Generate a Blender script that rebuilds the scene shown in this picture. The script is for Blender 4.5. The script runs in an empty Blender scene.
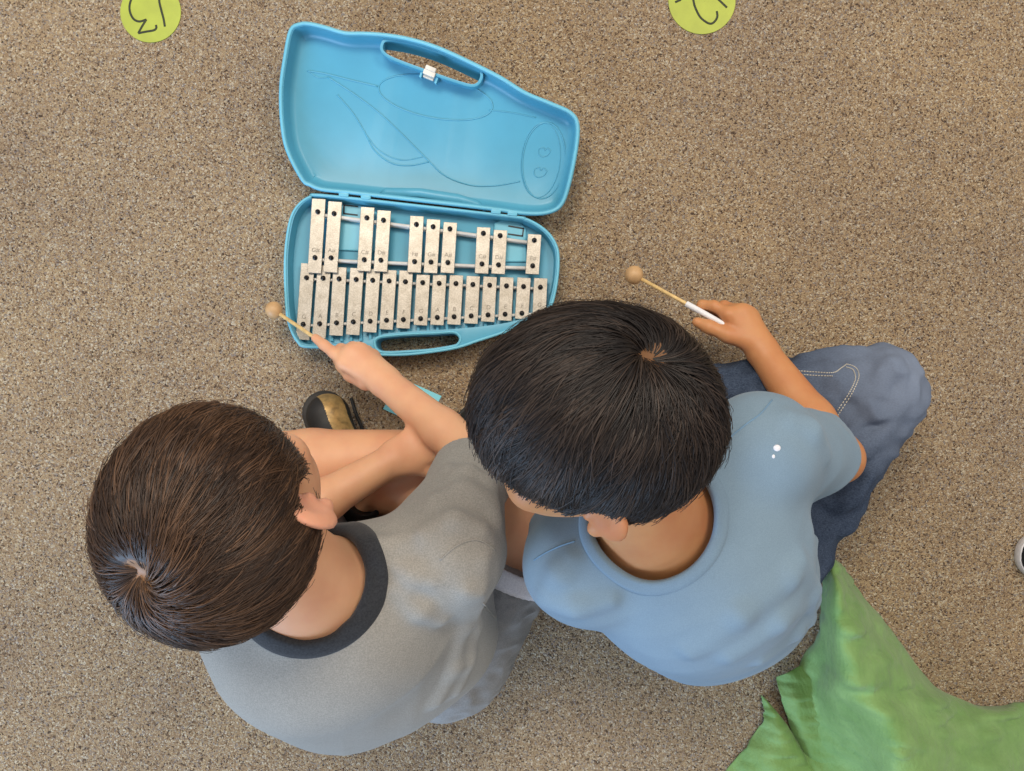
import bpy, bmesh, math, random
import numpy as np
from mathutils import Vector, Matrix, Quaternion
random.seed(4); RNG = np.random.default_rng(7)
C = bpy.context.scene.collection
PI = math.pi
# ---------------------------------------------------------------- camera model
H = 1.15; FPX = 773.0; CX, CY = 512.0, 385.5
def W(u, v, z):
    d = H - z
    return np.array([(u-CX)/FPX*d, (CY-v)/FPX*d, z])
def nrm(a):
    a = np.asarray(a, float); return a/np.linalg.norm(a)
def A3(*a): return np.array(a, float)
def s2l(c): return c/12.92 if c <= .04045 else ((c+.055)/1.055)**2.4
def rgb(r, g, b): return (s2l(r/255), s2l(g/255), s2l(b/255), 1)

# ---------------------------------------------------------------- materials
class MT:
    def __init__(s, name, col=(200,200,200), rough=.6, metal=0., spec=.5):
        s.m = bpy.data.materials.new(name); s.m.use_nodes = True
        s.nt = s.m.node_tree; s.b = s.nt.nodes['Principled BSDF']
        s.b.inputs['Base Color'].default_value = rgb(*col)
        s.b.inputs['Roughness'].default_value = rough
        s.b.inputs['Metallic'].default_value = metal
        s.b.inputs['Specular IOR Level'].default_value = spec
        s._tc = None
    def n(s, t, **kw):
        x = s.nt.nodes.new(t)
        for k, v in kw.items(): setattr(x, k, v)
        return x
    def l(s, a, b): s.nt.links.new(a, b)
    def tc(s, scale=(1,1,1)):
        if s._tc is None: s._tc = s.n('ShaderNodeTexCoord')
        mp = s.n('ShaderNodeMapping'); mp.inputs['Scale'].default_value = scale
        s.l(s._tc.outputs['Object'], mp.inputs['Vector']); return mp.outputs[0]
    def noise(s, scale, detail=3, rough=.55, st=(1,1,1)):
        x = s.n('ShaderNodeTexNoise'); x.inputs['Scale'].default_value = scale
        x.inputs['Detail'].default_value = detail; x.inputs['Roughness'].default_value = rough
        s.l(s.tc(st), x.inputs['Vector']); return x.outputs['Fac']
    def ramp(s, fac, stops):
        r = s.n('ShaderNodeValToRGB'); e = r.color_ramp.elements
        while len(e) < len(stops): e.new(.5)
        for i, (p, c) in enumerate(stops): e[i].position = p; e[i].color = rgb(*c)
        s.l(fac, r.inputs['Fac']); return r.outputs['Color']
    def mix(s, fac, a, b, mode='MIX'):
        m = s.n('ShaderNodeMix', data_type='RGBA', blend_type=mode)
        if hasattr(fac, 'is_output'): s.l(fac, m.inputs[0])
        else: m.inputs[0].default_value = fac
        for k, x in ((6, a), (7, b)):
            if hasattr(x, 'is_output'): s.l(x, m.inputs[k])
            else: m.inputs[k].default_value = rgb(*x)
        return m.outputs[2]
    def color(s, o): s.l(o, s.b.inputs['Base Color'])
    def bump(s, fac, strength=.3, dist=.001):
        b = s.n('ShaderNodeBump'); b.inputs['Strength'].default_value = strength
        b.inputs['Distance'].default_value = dist
        s.l(fac, b.inputs['Height']); s.l(b.outputs[0], s.b.inputs['Normal'])
    def math(s, op, a, b=0.):
        m = s.n('ShaderNodeMath', operation=op)
        for i, x in enumerate((a, b)):
            if hasattr(x, 'is_output'): s.l(x, m.inputs[i])
            else: m.inputs[i].default_value = x
        return m.outputs[0]

def simple(name, col, rough=.6, metal=0., var=.08, nscale=40, bump=0., bscale=400):
    t = MT(name, col, rough, metal)
    lo = tuple(max(0, c*(1-var)) for c in col); hi = tuple(min(255, c*(1+var)) for c in col)
    t.color(t.ramp(t.noise(nscale), [(.3, lo), (.7, hi)]))
    if bump: t.bump(t.noise(bscale, 2), bump, .0006)
    return t.m
def fabric(name, c0, c1, heather=900, st=(1,1,1), bump=.35, rough=.9, big=.06):
    t = MT(name, c0, rough, 0, .2)
    f = t.ramp(t.noise(heather, 3, .6, st), [(.35, c0), (.65, c1)])
    g = t.ramp(t.noise(9, 3), [(.3, tuple(int(255*(1-big)) for _ in range(3))), (.7, (255,255,255))])
    t.color(t.mix(1., f, g, 'MULTIPLY')); t.bump(t.noise(heather*1.3, 2, .6, st), bump, .0008)
    t.b.inputs['Sheen Weight'].default_value = .12
    return t.m
def skin(name, col, red):
    t = MT(name, col, .5, 0, .4)
    t.color(t.ramp(t.noise(22, 4), [(.32, red), (.66, col)]))
    t.b.inputs['Subsurface Weight'].default_value = .12
    t.b.inputs['Subsurface Radius'].default_value = (.006, .002, .001)
    t.b.inputs['Subsurface Scale'].default_value = 1.
    t.bump(t.noise(520, 2), .12, .0004)
    return t.m

# ---------------------------------------------------------------- objects
def link(name, me, mat, parent=None, origin=(0,0,0), smooth=True):
    """world-space mesh -> object at origin (or child of parent)"""
    ob = bpy.data.objects.new(name, me); C.objects.link(ob)
    mats = mat if isinstance(mat, (list, tuple)) else [mat]
    for m in mats: me.materials.append(m)
    if smooth: me.polygons.foreach_set('use_smooth', [True]*len(me.polygons))
    if parent is not None:
        ob.parent = parent
        o = parent['_w'] if '_w' in parent else (0,0,0)
    else:
        o = tuple(float(x) for x in origin); ob.location = o
    me.transform(Matrix.Translation(-Vector(o)))
    ob['_w'] = o
    return ob
def tag(o, label, cat=None, group=None, kind=None):
    if label: o['label'] = label
    if cat: o['category'] = cat
    if group: o['group'] = group
    if kind: o['kind'] = kind
    return o
def mesh_np(name, V, F4):
    me = bpy.data.meshes.new(name); V = np.asarray(V, np.float32); F = np.asarray(F4, np.int32)
    n = F.shape[1]
    me.vertices.add(len(V)); me.vertices.foreach_set('co', V.ravel())
    me.loops.add(F.size); me.loops.foreach_set('vertex_index', F.ravel())
    me.polygons.add(len(F)); me.polygons.foreach_set('loop_start', np.arange(0, F.size, n, dtype=np.int32))
    try: me.polygons.foreach_set('loop_total', np.full(len(F), n, np.int32))
    except Exception: pass
    me.update(calc_edges=True); me.validate(); return me
class MB:
    def __init__(s): s.v = []; s.f = []
    def add(s, V, F):
        o = len(s.v); s.v += [tuple(map(float, p)) for p in V]; s.f += [tuple(i+o for i in f) for f in F]; return s
    def build(s, name, mat, parent=None, origin=(0,0,0), smooth=True, bevel=0, seg=2, solid=0, sub=0, sharp=None):
        me = bpy.data.meshes.new(name); me.from_pydata(s.v, [], s.f); me.update()
        bm = bmesh.new(); bm.from_mesh(me); bmesh.ops.recalc_face_normals(bm, faces=bm.faces[:]); bm.to_mesh(me); bm.free()
        o = link(name, me, mat, parent, origin, smooth)
        if bevel:
            m = o.modifiers.new('bevel', 'BEVEL'); m.width = bevel; m.segments = seg; m.limit_method = 'ANGLE'; m.angle_limit = .6
        if solid:
            m = o.modifiers.new('thick', 'SOLIDIFY'); m.thickness = solid; m.offset = 0
        if sub:
            m = o.modifiers.new('sub', 'SUBSURF'); m.levels = sub; m.render_levels = sub
        if sharp is not None:
            try: me.set_sharp_from_angle(angle=sharp)
            except Exception: pass
        return o
    def tube(s, pts, rad, n=10, closed=False, flat=None):
        """tube along points; rad scalar or list; flat=(axis, factor) squashes"""
        P = [np.asarray(p, float) for p in pts]; m = len(P)
        R = [rad]*m if np.isscalar(rad) else list(rad)
        V = []; prev = None
        for i in range(m):
            a = P[(i-1) % m] if (closed or i) else P[i]; b = P[(i+1) % m] if (closed or i < m-1) else P[i]
            t = nrm(b-a)
            if prev is None:
                x = np.cross(t, A3(0,0,1));
                if np.linalg.norm(x) < .01: x = np.cross(t, A3(0,1,0))
            else: x = prev - t*np.dot(prev, t)
            x = nrm(x); y = np.cross(t, x); prev = x
            for k in range(n):
                w = 2*PI*k/n; o = (x*math.cos(w)+y*math.sin(w))*R[i]
                if flat is not None: o = o - flat[0]*np.dot(o, flat[0])*(1-flat[1])
                V.append(P[i]+o)
        F = []
        for i in range(m if closed else m-1):
            for k in range(n):
                F.append((i*n+k, i*n+(k+1) % n, ((i+1) % m)*n+(k+1) % n, ((i+1) % m)*n+k))
        if not closed:
            F.append(tuple(range(n))[::-1]); F.append(tuple((m-1)*n+k for k in range(n)))
        return s.add(V, F)
    def ball(s, c, r, n=24, m=14, sc=(1,1,1)):
        V = []; F = []; c = np.asarray(c, float)
        for i in range(1, m):
            th = PI*i/m
            for k in range(n):
                w = 2*PI*k/n
                V.append(c+A3(math.sin(th)*math.cos(w)*sc[0], math.sin(th)*math.sin(w)*sc[1], math.cos(th)*sc[2])*r)
        V.append(c+A3(0,0,r*sc[2])); V.append(c-A3(0,0,r*sc[2])); T = len(V)-2
        for i in range(m-2):
            for k in range(n): F.append((i*n+k, (i+1)*n+k, (i+1)*n+(k+1) % n, i*n+(k+1) % n))
        for k in range(n):
            F.append((T, k, (k+1) % n)); F.append((T+1, (m-2)*n+(k+1) % n, (m-2)*n+k))
        return s.add(V, F)
    def obox(s, c, ax, ay, az, hx, hy, hz):
        V = []
        for dz in (-1, 1):
            for dx, dy in ((-1,-1), (1,-1), (1,1), (-1,1)):
                V.append(np.asarray(c)+np.asarray(ax)*hx*dx+np.asarray(ay)*hy*dy+np.asarray(az)*hz*dz)
        return s.add(V, [(3,2,1,0), (4,5,6,7), (0,1,5,4), (1,2,6,5), (2,3,7,6), (3,0,4,7)])

def spline(pts, n, closed=False):
    """Catmull-Rom through pts, n samples per span"""
    P = [np.asarray(p, float) for p in pts]; m = len(P); out = []
    for i in range(m if closed else m-1):
        if closed: a, b, c, d = P[i-1], P[i], P[(i+1) % m], P[(i+2) % m]
        else: a, b, c, d = P[max(i-1, 0)], P[i], P[i+1], P[min(i+2, m-1)]
        for k in range(n):
            t = k/n
            out.append(.5*((2*b)+(-a+c)*t+(2*a-5*b+4*c-d)*t*t+(-a+3*b-3*c+d)*t**3))
    if not closed: out.append(P[-1])
    return out

# ---------------------------------------------------------------- distance volumes
def hash3(i, j, k, seed):
    n = (i*374761393 + j*668265263 + k*2147483647 + seed*974634777) & 0xffffffff
    n = ((n ^ (n >> 13))*1274126177) & 0xffffffff
    return ((n ^ (n >> 16)) & 0xffff)/65535.0
def vnoise(P, seed=0):
    P = np.asarray(P, float); I = np.floor(P).astype(np.int64); f = P-I; f = f*f*(3-2*f); r = 0
    for a in (0, 1):
        for b in (0, 1):
            for c in (0, 1):
                w = (f[:,0] if a else 1-f[:,0])*(f[:,1] if b else 1-f[:,1])*(f[:,2] if c else 1-f[:,2])
                r = r + w*hash3(I[:,0]+a, I[:,1]+b, I[:,2]+c, seed)
    return r
class Vol:
    def __init__(s, lo, hi, h):
        s.lo = np.asarray(lo, float); s.h = h
        s.n = np.ceil((np.asarray(hi)-s.lo)/h).astype(int)+1
        s.ax = [(s.lo[i]+h*np.arange(s.n[i])).astype(np.float32) for i in range(3)]
        s.D = np.full(s.n, .2, np.float32); s.M = .03
    def _sl(s, lo, hi):
        r = []
        for i in range(3):
            a = max(0, int(math.floor((lo[i]-s.lo[i])/s.h))); b = min(s.n[i], int(math.ceil((hi[i]-s.lo[i])/s.h))+1)
            if b <= a: return None
            r.append(slice(a, b))
        return tuple(r)
    def _put(s, sl, d, k, op):
        D = s.D[sl]
        if op == 'u':
            if k > 0:
                h = np.clip(.5+.5*(D-d)/k, 0, 1); s.D[sl] = D*(1-h)+d*h-k*h*(1-h)
            else: s.D[sl] = np.minimum(D, d)
        else:
            d = -d
            if k > 0:
                h = np.clip(.5-.5*(D-d)/k, 0, 1); s.D[sl] = D*(1-h)+d*h+k*h*(1-h)
            else: s.D[sl] = np.maximum(D, d)
    def cap(s, a, b, ra, rb=None, k=.01, flat=None, op='u'):
        a = np.asarray(a, float); b = np.asarray(b, float); rb = ra if rb is None else rb
        R = max(ra, rb)+s.M+k; sl = s._sl(np.minimum(a, b)-R, np.maximum(a, b)+R)
        if sl is None: return s
        X = s.ax[0][sl[0]][:,None,None]-np.float32(a[0]); Y = s.ax[1][sl[1]][None,:,None]-np.float32(a[1]); Z = s.ax[2][sl[2]][None,None,:]-np.float32(a[2])
        B = b-a; L = max(float(B@B), 1e-9)
        t = np.clip((X*B[0]+Y*B[1]+Z*B[2])/L, 0, 1).astype(np.float32)
        X = X-t*np.float32(B[0]); Y = Y-t*np.float32(B[1]); Z = Z-t*np.float32(B[2])
        if flat is not None:
            n, f = flat; q = (X*n[0]+Y*n[1]+Z*n[2])*np.float32(f-1)
            X = X+q*np.float32(n[0]); Y = Y+q*np.float32(n[1]); Z = Z+q*np.float32(n[2])
        d = np.sqrt(X*X+Y*Y+Z*Z)-(ra+t*(rb-ra))
        s._put(sl, d.astype(np.float32), k, op); return s
    def chain(s, pts, rad, k=.01, flat=None, op='u'):
        for i in range(len(pts)-1): s.cap(pts[i], pts[i+1], rad[i], rad[i+1], k, flat, op)
        return s
    def ell(s, c, r, ax=None, k=.01, op='u'):
        c = np.asarray(c, float); r = np.asarray(r, float); ax = np.eye(3) if ax is None else np.asarray(ax)
        R = float(r.max())+s.M+k; sl = s._sl(c-R, c+R)
        if sl is None: return s
        X = s.ax[0][sl[0]][:,None,None]-np.float32(c[0]); Y = s.ax[1][sl[1]][None,:,None]-np.float32(c[1]); Z = s.ax[2][sl[2]][None,None,:]-np.float32(c[2])
        q = 0; g = 0
        for i in range(3):
            w = X*np.float32(ax[i][0])+Y*np.float32(ax[i][1])+Z*np.float32(ax[i][2])
            q = q+(w/r[i])**2; g = g+(w/r[i]**2)**2
        k0 = np.sqrt(q); k1 = np.sqrt(g)+1e-9
        d = k0*(k0-1)/k1
        d = np.where(k0 < .25, -float(r.min())*.75, d)
        s._put(sl, d.astype(np.float32), k, op); return s
    def half(s, p, n, lo, hi, k=.004):
        """cut away everything on the +n side of plane inside box"""
        sl = s._sl(lo, hi)
        if sl is None: return s
        X = s.ax[0][sl[0]][:,None,None]-np.float32(p[0]); Y = s.ax[1][sl[1]][None,:,None]-np.float32(p[1]); Z = s.ax[2][sl[2]][None,None,:]-np.float32(p[2])
        d = -(X*n[0]+Y*n[1]+Z*n[2]); s._put(sl, d.astype(np.float32), k, 's'); return s
    def disp(s, fn, band=.02):
        m = np.abs(s.D) < band; I = np.nonzero(m)
        P = np.stack([s.ax[i][I[i]] for i in range(3)], 1).astype(float)
        s.D[m] += fn(P).astype(np.float32); return s
    def hit(s, u, v, lift=0.):
        """point where the pixel ray first meets the surface"""
        z = np.arange(s.ax[2][-1], s.ax[2][0], -s.h*.5)
        P = np.stack([(u-CX)/FPX*(H-z), (CY-v)/FPX*(H-z), z], 1)
        d = s.sample(P); j = np.nonzero(d <= lift)[0]
        if not len(j): return None
        j = j[0]
        if j == 0 or d[j-1] > .5: return P[j]
        t = (d[j-1]-lift)/max(d[j-1]-d[j], 1e-9); return P[j-1]+(P[j]-P[j-1])*t
    def sample(s, P):
        G = (P-s.lo)/s.h; I = np.floor(G).astype(int); f = G-I; ok = np.all((I >= 0) & (I < s.n-1), 1); I = np.clip(I, 0, s.n-2); r = 0
        for a in (0, 1):
            for b in (0, 1):
                for c in (0, 1):
                    w = (f[:,0] if a else 1-f[:,0])*(f[:,1] if b else 1-f[:,1])*(f[:,2] if c else 1-f[:,2])
                    r = r+w*s.D[I[:,0]+a, I[:,1]+b, I[:,2]+c]
        return np.where(ok, r, 1.)
    def mesh(s, name, smooth=1):
        V, F = nets(s.D, s.lo, s.h)
        for _ in range(smooth):
            V = lap(V, F, .5); V = lap(V, F, -.52) if smooth > 1 else V
        return V, F
def nets(D, lo, h):
    S = D < 0; c = np.zeros([n-1 for n in D.shape], np.uint8)
    for a in (0, 1):
        for b in (0, 1):
            for e in (0, 1):
                c += S[a:S.shape[0]-1+a, b:S.shape[1]-1+b, e:S.shape[2]-1+e]
    act = (c > 0) & (c < 8); I = np.stack(np.nonzero(act), 1)
    idx = np.full(act.shape, -1, np.int32); idx[act] = np.arange(len(I))
    pos = np.zeros((len(I), 3)); cnt = np.zeros(len(I))
    cor = [(a, b, e) for a in (0,1) for b in (0,1) for e in (0,1)]
    for p in cor:
        for ax in range(3):
            if p[ax] == 0:
                q = list(p); q[ax] = 1
                da = D[I[:,0]+p[0], I[:,1]+p[1], I[:,2]+p[2]].astype(float); db = D[I[:,0]+q[0], I[:,1]+q[1], I[:,2]+q[2]].astype(float)
                m = (da < 0) != (db < 0); t = np.where(m, da/np.where(m, da-db, 1), 0)
                w = np.tile(np.array(p, float), (len(I), 1)); w[:,ax] += t
                pos += w*m[:,None]; cnt += m
    V = lo+h*(I+pos/cnt[:,None])
    F = []
    sh = S.shape
    for ax in range(3):
        o = [1, 1, 1]; o[ax] = 0
        sa = tuple(slice(o[i], sh[i]-1) for i in range(3)); sb = tuple(slice(o[i]+(1 if i == ax else 0), sh[i]-1+(1 if i == ax else 0)) for i in range(3))
        m = S[sa] != S[sb]; J = np.stack(np.nonzero(m), 1)+np.array(o)
        inside = S[J[:,0], J[:,1], J[:,2]]
        e1, e2 = np.zeros(3, int), np.zeros(3, int); e1[(ax+1) % 3] = 1; e2[(ax+2) % 3] = 1
        g = lambda K: idx[K[:,0], K[:,1], K[:,2]]
        q = np.stack([g(J-e1-e2), g(J-e2), g(J), g(J-e1)], 1)
        q[~inside] = q[~inside][:, ::-1]
        F.append(q)
    F = np.concatenate(F); F = F[(F >= 0).all(1)]
    return V, F
def lap(V, F, f):
    n = len(V); A = np.zeros((n, 3)); k = np.zeros(n)
    for i in range(4):
        a = F[:,i]; b = F[:,(i+1) % 4]
        for x in range(3):
            A[:,x] += np.bincount(a, V[b,x], n)+np.bincount(b, V[a,x], n)
        k += np.bincount(a, minlength=n)+np.bincount(b, minlength=n)
    return V+f*(A/np.maximum(k, 1)[:,None]-V)
# ================================================================ materials used in the room
def carpet_mat():
    t = MT('carpet_pile', (160,140,115), .95, 0, .1)
    co = t.tc((1,1,1))
    wn = t.n('ShaderNodeTexNoise'); wn.inputs['Scale'].default_value = 160; wn.inputs['Detail'].default_value = 2; t.l(co, wn.inputs['Vector'])
    wm = t.n('ShaderNodeVectorMath', operation='MULTIPLY_ADD'); t.l(wn.outputs['Color'], wm.inputs[0]); wm.inputs[1].default_value = (.005,.005,.005); t.l(co, wm.inputs[2])
    vo = t.n('ShaderNodeTexVoronoi'); vo.inputs['Scale'].default_value = 470; t.l(wm.outputs[0], vo.inputs['Vector'])
    sep = t.n('ShaderNodeSeparateColor'); t.l(vo.outputs['Color'], sep.inputs[0])
    pal = t.ramp(sep.outputs[0], [(0, (92,78,70)), (.06, (134,114,96)), (.2, (184,156,124)), (.42, (210,183,148)), (.6, (224,198,158)), (.72, (204,178,146)), (.82, (172,164,160)), (.90, (238,220,188)), (1, (250,238,214))])
    g = t.ramp(t.noise(800, 3, .7), [(.30, (165,160,154)), (.66, (255,255,255))])
    c = t.mix(1., pal, g, 'MULTIPLY')
    b = t.ramp(t.noise(3.2, 4, .6), [(.3, (228,227,229)), (.7, (255,253,248))])
    t.color(t.mix(1., c, b, 'MULTIPLY'))
    hgt = t.math('ADD', t.math('MULTIPLY', t.noise(430, 3, .7), 1.4), t.math('SUBTRACT', .6, t.math('MULTIPLY', vo.outputs['Distance'], .9)))
    t.bump(hgt, .8, .004)
    return t.m
M = {}
M['carpet'] = carpet_mat()
def plastic(name, c):
    t = MT(name, c, .38, 0, .45)
    t.color(t.ramp(t.noise(14, 3), [(.3, tuple(x*.97 for x in c)), (.7, tuple(min(255, x*1.02) for x in c))]))
    t.bump(t.noise(1500, 2), .06, .0003); return t.m
M['blue'] = plastic('pale_blue_plastic', (82,158,184))
M['bluepad'] = plastic('light_blue_plastic', (108,184,206))
def metal_mat():
    t = MT('brushed_bar', (204,197,186), .42, .55, .5)
    f = t.ramp(t.noise(700, 3, .65), [(.3, (160,152,139)), (.7, (206,198,184))])
    h = t.ramp(t.noise(60, 4, .6), [(.35, (232,230,226)), (.65, (255,255,255))])
    t.color(t.mix(1., f, h, 'MULTIPLY')); t.bump(t.noise(900, 2), .1, .0003); return t.m
M['bar'] = metal_mat()
M['peg'] = simple('black_peg', (14,13,13), .13)
M['stamp'] = simple('stamped_letter', (118,111,100), .5, .3)
M['rail'] = simple('grey_white_rail', (204,202,196), .9)
M['clip'] = simple('dark_wire', (24,26,30), .5)
M['latch'] = simple('cream_latch', (222,214,200), .4)
M['disc'] = simple('lime_paper', (164,174,62), .45, var=.04, nscale=30)
M['ink'] = simple('black_marker', (44,50,30), .7)
M['wood'] = simple('pale_beech', (190,152,106), .5, var=.07, nscale=60)
M['dowel'] = simple('dowel_wood', (216,184,124), .5, var=.08, nscale=90)
M['tape'] = simple('white_tape', (228,228,230), .45, var=.03)
M['cyan'] = simple('cyan_card', (128,208,222), .6, var=.03)
M['green'] = None
def green_mat():
    t = MT('green_nylon', (112,158,80), .62, 0, .3)
    f = t.ramp(t.noise(26, 4), [(.3, (106,142,78)), (.7, (126,160,96))])
    t.color(f); t.bump(t.noise(42, 6, .66, (1,.55,1)), .55, .010)
    t.b.inputs['Sheen Weight'].default_value = .15
    return t.m
M['green'] = green_mat()
M['white_rubber'] = simple('white_rubber', (214,208,206), .6)
M['black_canvas'] = simple('black_canvas', (16,16,18), .85, bump=.3)
# ================================================================ setting
fb = MB(); fb.add([(-3,-3,0), (3,-3,0), (3,3,0), (-3,3,0)], [(0,1,2,3)])
fl = fb.build('floor', M['carpet'], smooth=False); tag(fl, 'speckled beige loop pile carpet floor', None, kind='structure')

# ================================================================ number discs stuck on the carpet
def disc(u, v, r, strokes, label):
    c = W(u, v, .0015); R = r/FPX*(H-.0015)
    m = MB(); n = 72
    top = [c+A3(math.cos(2*PI*i/n)*R, math.sin(2*PI*i/n)*R, 0) for i in range(n)]
    bot = [p-A3(0,0,.0012) for p in top]
    m.add(top+bot, [tuple(range(n))]+[(i, n+i, n+(i+1) % n, (i+1) % n) for i in range(n)]+[tuple(range(n, 2*n))[::-1]])
    o = m.build('number_disc', M['disc'], origin=c-A3(0,0,.0012), smooth=False); tag(o, label, 'floor marker', 'lime floor discs')
    for nm, st in strokes:
        s = MB()
        for ln in st:
            P = [W(x, y, .0017) for x, y in ln]
            s.tube(spline(P, 5), .0016, 8, flat=(A3(0,0,1), .25))
        s.build(nm, M['ink'], o)
    return o
def z4(pts, ox, oy, k): return [(ox+x/k, oy+y/k) for x, y in pts]
disc(150.5, 12, 30.3, [('digit', [z4([(312,-45), (303,0), (313,50), (325,95), (332,136)], 100, 0, 5.12)]),
     ('digit', [z4([(262,-62), (225,-70), (180,-40), (155,10), (152,55), (170,95), (200,110), (237,100)], 100, 0, 5.12), z4([(237,100), (215,135), (196,170)], 100, 0, 5.12), z4([(196,170), (235,162), (275,155), (288,143), (286,128)], 100, 0, 5.12)])],
     'lime green paper disc with upside-down handwritten 13, left of the open blue case')
disc(702, .5, 33.5, [('digit', [z4([(560,-150), (610,-70), (670,-5), (742,64)], 640, 0, 8.533)]),
     ('digit', [z4([(300,18), (325,8), (345,-2)], 640, 0, 8.533), z4([(345,-2), (390,-55), (440,-60), (455,0), (470,60), (510,140), (560,185), (605,202), (640,180), (660,140), (655,95)], 640, 0, 8.533)])],
     'lime green paper disc with upside-down handwritten 12, right of the open blue case')

# ================================================================ glockenspiel
ZR = .045
def offset(P, d):
    P = [np.asarray(p, float) for p in P]; n = len(P); ar = sum(P[i][0]*P[(i+1) % n][1]-P[(i+1) % n][0]*P[i][1] for i in range(n))
    s = 1 if ar > 0 else -1; out = []
    for i in range(n):
        t = nrm(P[(i+1) % n]-P[i-1]); out.append(P[i]+s*d*A3(-t[1], t[0]))
    return out      # d>0 inward
def ccw(P):
    n = len(P); ar = sum(P[i][0]*P[(i+1) % n][1]-P[(i+1) % n][0]*P[i][1] for i in range(n))
    return P if ar > 0 else P[::-1]
class Shell:
    def __init__(s, O, ex, ey):
        s.O = np.asarray(O); s.ex = nrm(ex); s.ey = nrm(ey); s.ez = np.cross(s.ex, s.ey); s.bm = bmesh.new()
    def w(s, p, z): return s.O+s.ex*p[0]+s.ey*p[1]+s.ez*z
    def px(s, u, v, z=0.):
        o = A3(0,0,H); r = nrm(W(u, v, 0)-o); q = s.O+s.ez*z
        t = np.dot(q-o, s.ez)/np.dot(r, s.ez); d = o+r*t-s.O
        return A3(np.dot(d, s.ex), np.dot(d, s.ey))
    def loop(s, P, z): return [s.bm.verts.new(s.w(p, z)) for p in P]
    def wall(s, a, b):
        n = len(a)
        for i in range(n): s.bm.faces.new((a[i], a[(i+1) % n], b[(i+1) % n], b[i]))
    def fill(s, *loops):
        es = []
        for L in loops:
            for i in range(len(L)):
                e = s.bm.edges.get((L[i], L[(i+1) % len(L)])) or s.bm.edges.new((L[i], L[(i+1) % len(L)])); es.append(e)
        bmesh.ops.triangle_fill(s.bm, use_beauty=True, use_dissolve=False, edges=es)
    def build(s, name, mat, parent, bevel=.0015):
        bmesh.ops.remove_doubles(s.bm, verts=s.bm.verts[:], dist=1e-6)
        bmesh.ops.recalc_face_normals(s.bm, faces=s.bm.faces[:])
        me = bpy.data.meshes.new(name); s.bm.to_mesh(me); s.bm.free()
        o = link(name, me, mat, parent)
        m = o.modifiers.new('bevel', 'BEVEL'); m.width = bevel; m.segments = 3; m.limit_method = 'ANGLE'; m.angle_limit = .7
        return o
root = bpy.data.objects.new('glockenspiel', None); C.objects.link(root)
root.location = W(420, 280, 0); root['_w'] = tuple(root.location)
tag(root, 'silver-barred glockenspiel in an open pale blue plastic carry case on the carpet', 'glockenspiel')
base = Shell(W(420, 270, ZR), A3(1,0,0), A3(0,1,0))
B = lambda L, n=4: spline([base.px(u, v) for u, v in L], n, True)
outer = ccw(B([(322,193.8),(420,204.5),(514,215.3),(527,218),(539,224),(549,232),(556,242),(559.5,254),(559,275),(555,298),(550,311),(542,319),(515,330),(480,341.5),(457,349),(430,353.5),(405,356),(381,356),(355,353),(330,349),(304,348),(297,343),(291,333),(286,316),(284,285),(284,255),(287,229),(291.5,213),(299,202.5),(309,195.8)]))
well = ccw(B([(322,196.8),(420,207.8),(512,218.3),(525,221),(537,227),(546,234.5),(552.5,244),(555.7,255),(555,275),(551,296),(546,309),(528,317),(500,324),(455,329),(410,331.5),(384,334),(370,340),(355,343),(330,344),(305,344),(296,336),(290,315),(288,283),(288,255),(291,230),(295,215),(302,204.5),(311,198.6)]))
hole = ccw(B([(376,342),(379,339),(386,337.5),(410,335.5),(435,334.5),(452,333.5),(457,335.5),(459,339),(457,343),(452,345),(430,348.5),(410,350),(386,351),(378,348.5)]))
a = base.loop(outer, 0); b = base.loop(offset(outer, .004), -ZR+.0015); wl = base.loop(well, 0); wb = base.loop(offset(well, .002), -.022)
h0 = base.loop(hole, 0); h1 = base.loop(hole, -ZR+.0015)
base.fill(a, wl, h0); base.wall(a, b); base.fill(wb); base.wall(wl, wb); base.wall(h0, h1); base.fill(b, h1)
base.build('case_base', M['blue'], root)
rim = MB(); rim.tube([base.w(p, 0) for p in offset(outer, .0022)], .0021, 8, True); rim.tube([base.w(p, 0) for p in offset(hole, -.0022)], .0015, 8, True); rim.build('base_rim', M['bluepad'], root)  # lighter plastic colour paints in the specular highlight along the base rim
hz = ZR
h_a, h_b = W(318, 195, ZR), W(526, 217, ZR)
hx = nrm(h_b-h_a); hy0 = np.cross(A3(0,0,1), hx); TL = math.radians(13)
lid = Shell(h_a, hx, hy0*math.cos(TL)+A3(0,0,1)*math.sin(TL))
Lq = lambda L, n=4: spline([lid.px(u, v) for u, v in L], n, True)
lo = ccw(Lq([(301,181),(310,187),(322,191.5),(350,194.5),(420,202.5),(489,210.5),(526,215.5),(548,214.5),(562,207),(570,188),(578,150),(579.5,124),(571.5,111),(551,101.5),(526,91),(501,75.6),(470,60),(439,46),(410.6,37.3),(385.6,33),(364,31.5),(345,31),(326,25.5),(311,22),(300,22),(289,29),(283,57),(279,88),(280,122.5),(285.5,151)]))
lh = ccw(Lq([(382.5,45),(387,40.5),(404,42.3),(432.5,50.6),(464,62.5),(477,68.5),(480,76),(474,83.5),(457.5,80),(426,69),(395,57.5),(384,51)]))
lw = offset(lo, .0062); lb = offset(lo, .017)
D_ = -.026
a = lid.loop(lo, 0); b = lid.loop(offset(lo, .006), -.031); w0 = lid.loop(lw, 0); w1 = lid.loop(offset(lo, .0085), D_+.009); w2 = lid.loop(offset(lo, .0115), D_+.003); w3 = lid.loop(lb, D_)
lid.wall(a, b); lid.fill(a, w0); lid.wall(w0, w1); lid.wall(w1, w2); lid.wall(w2, w3)
co = offset(lh, -.0045); c0 = lid.loop(co, D_); c1 = lid.loop(offset(lh, -.0038), -.004); c2 = lid.loop(lh, -.004); c3 = lid.loop(lh, -.031)
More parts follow.
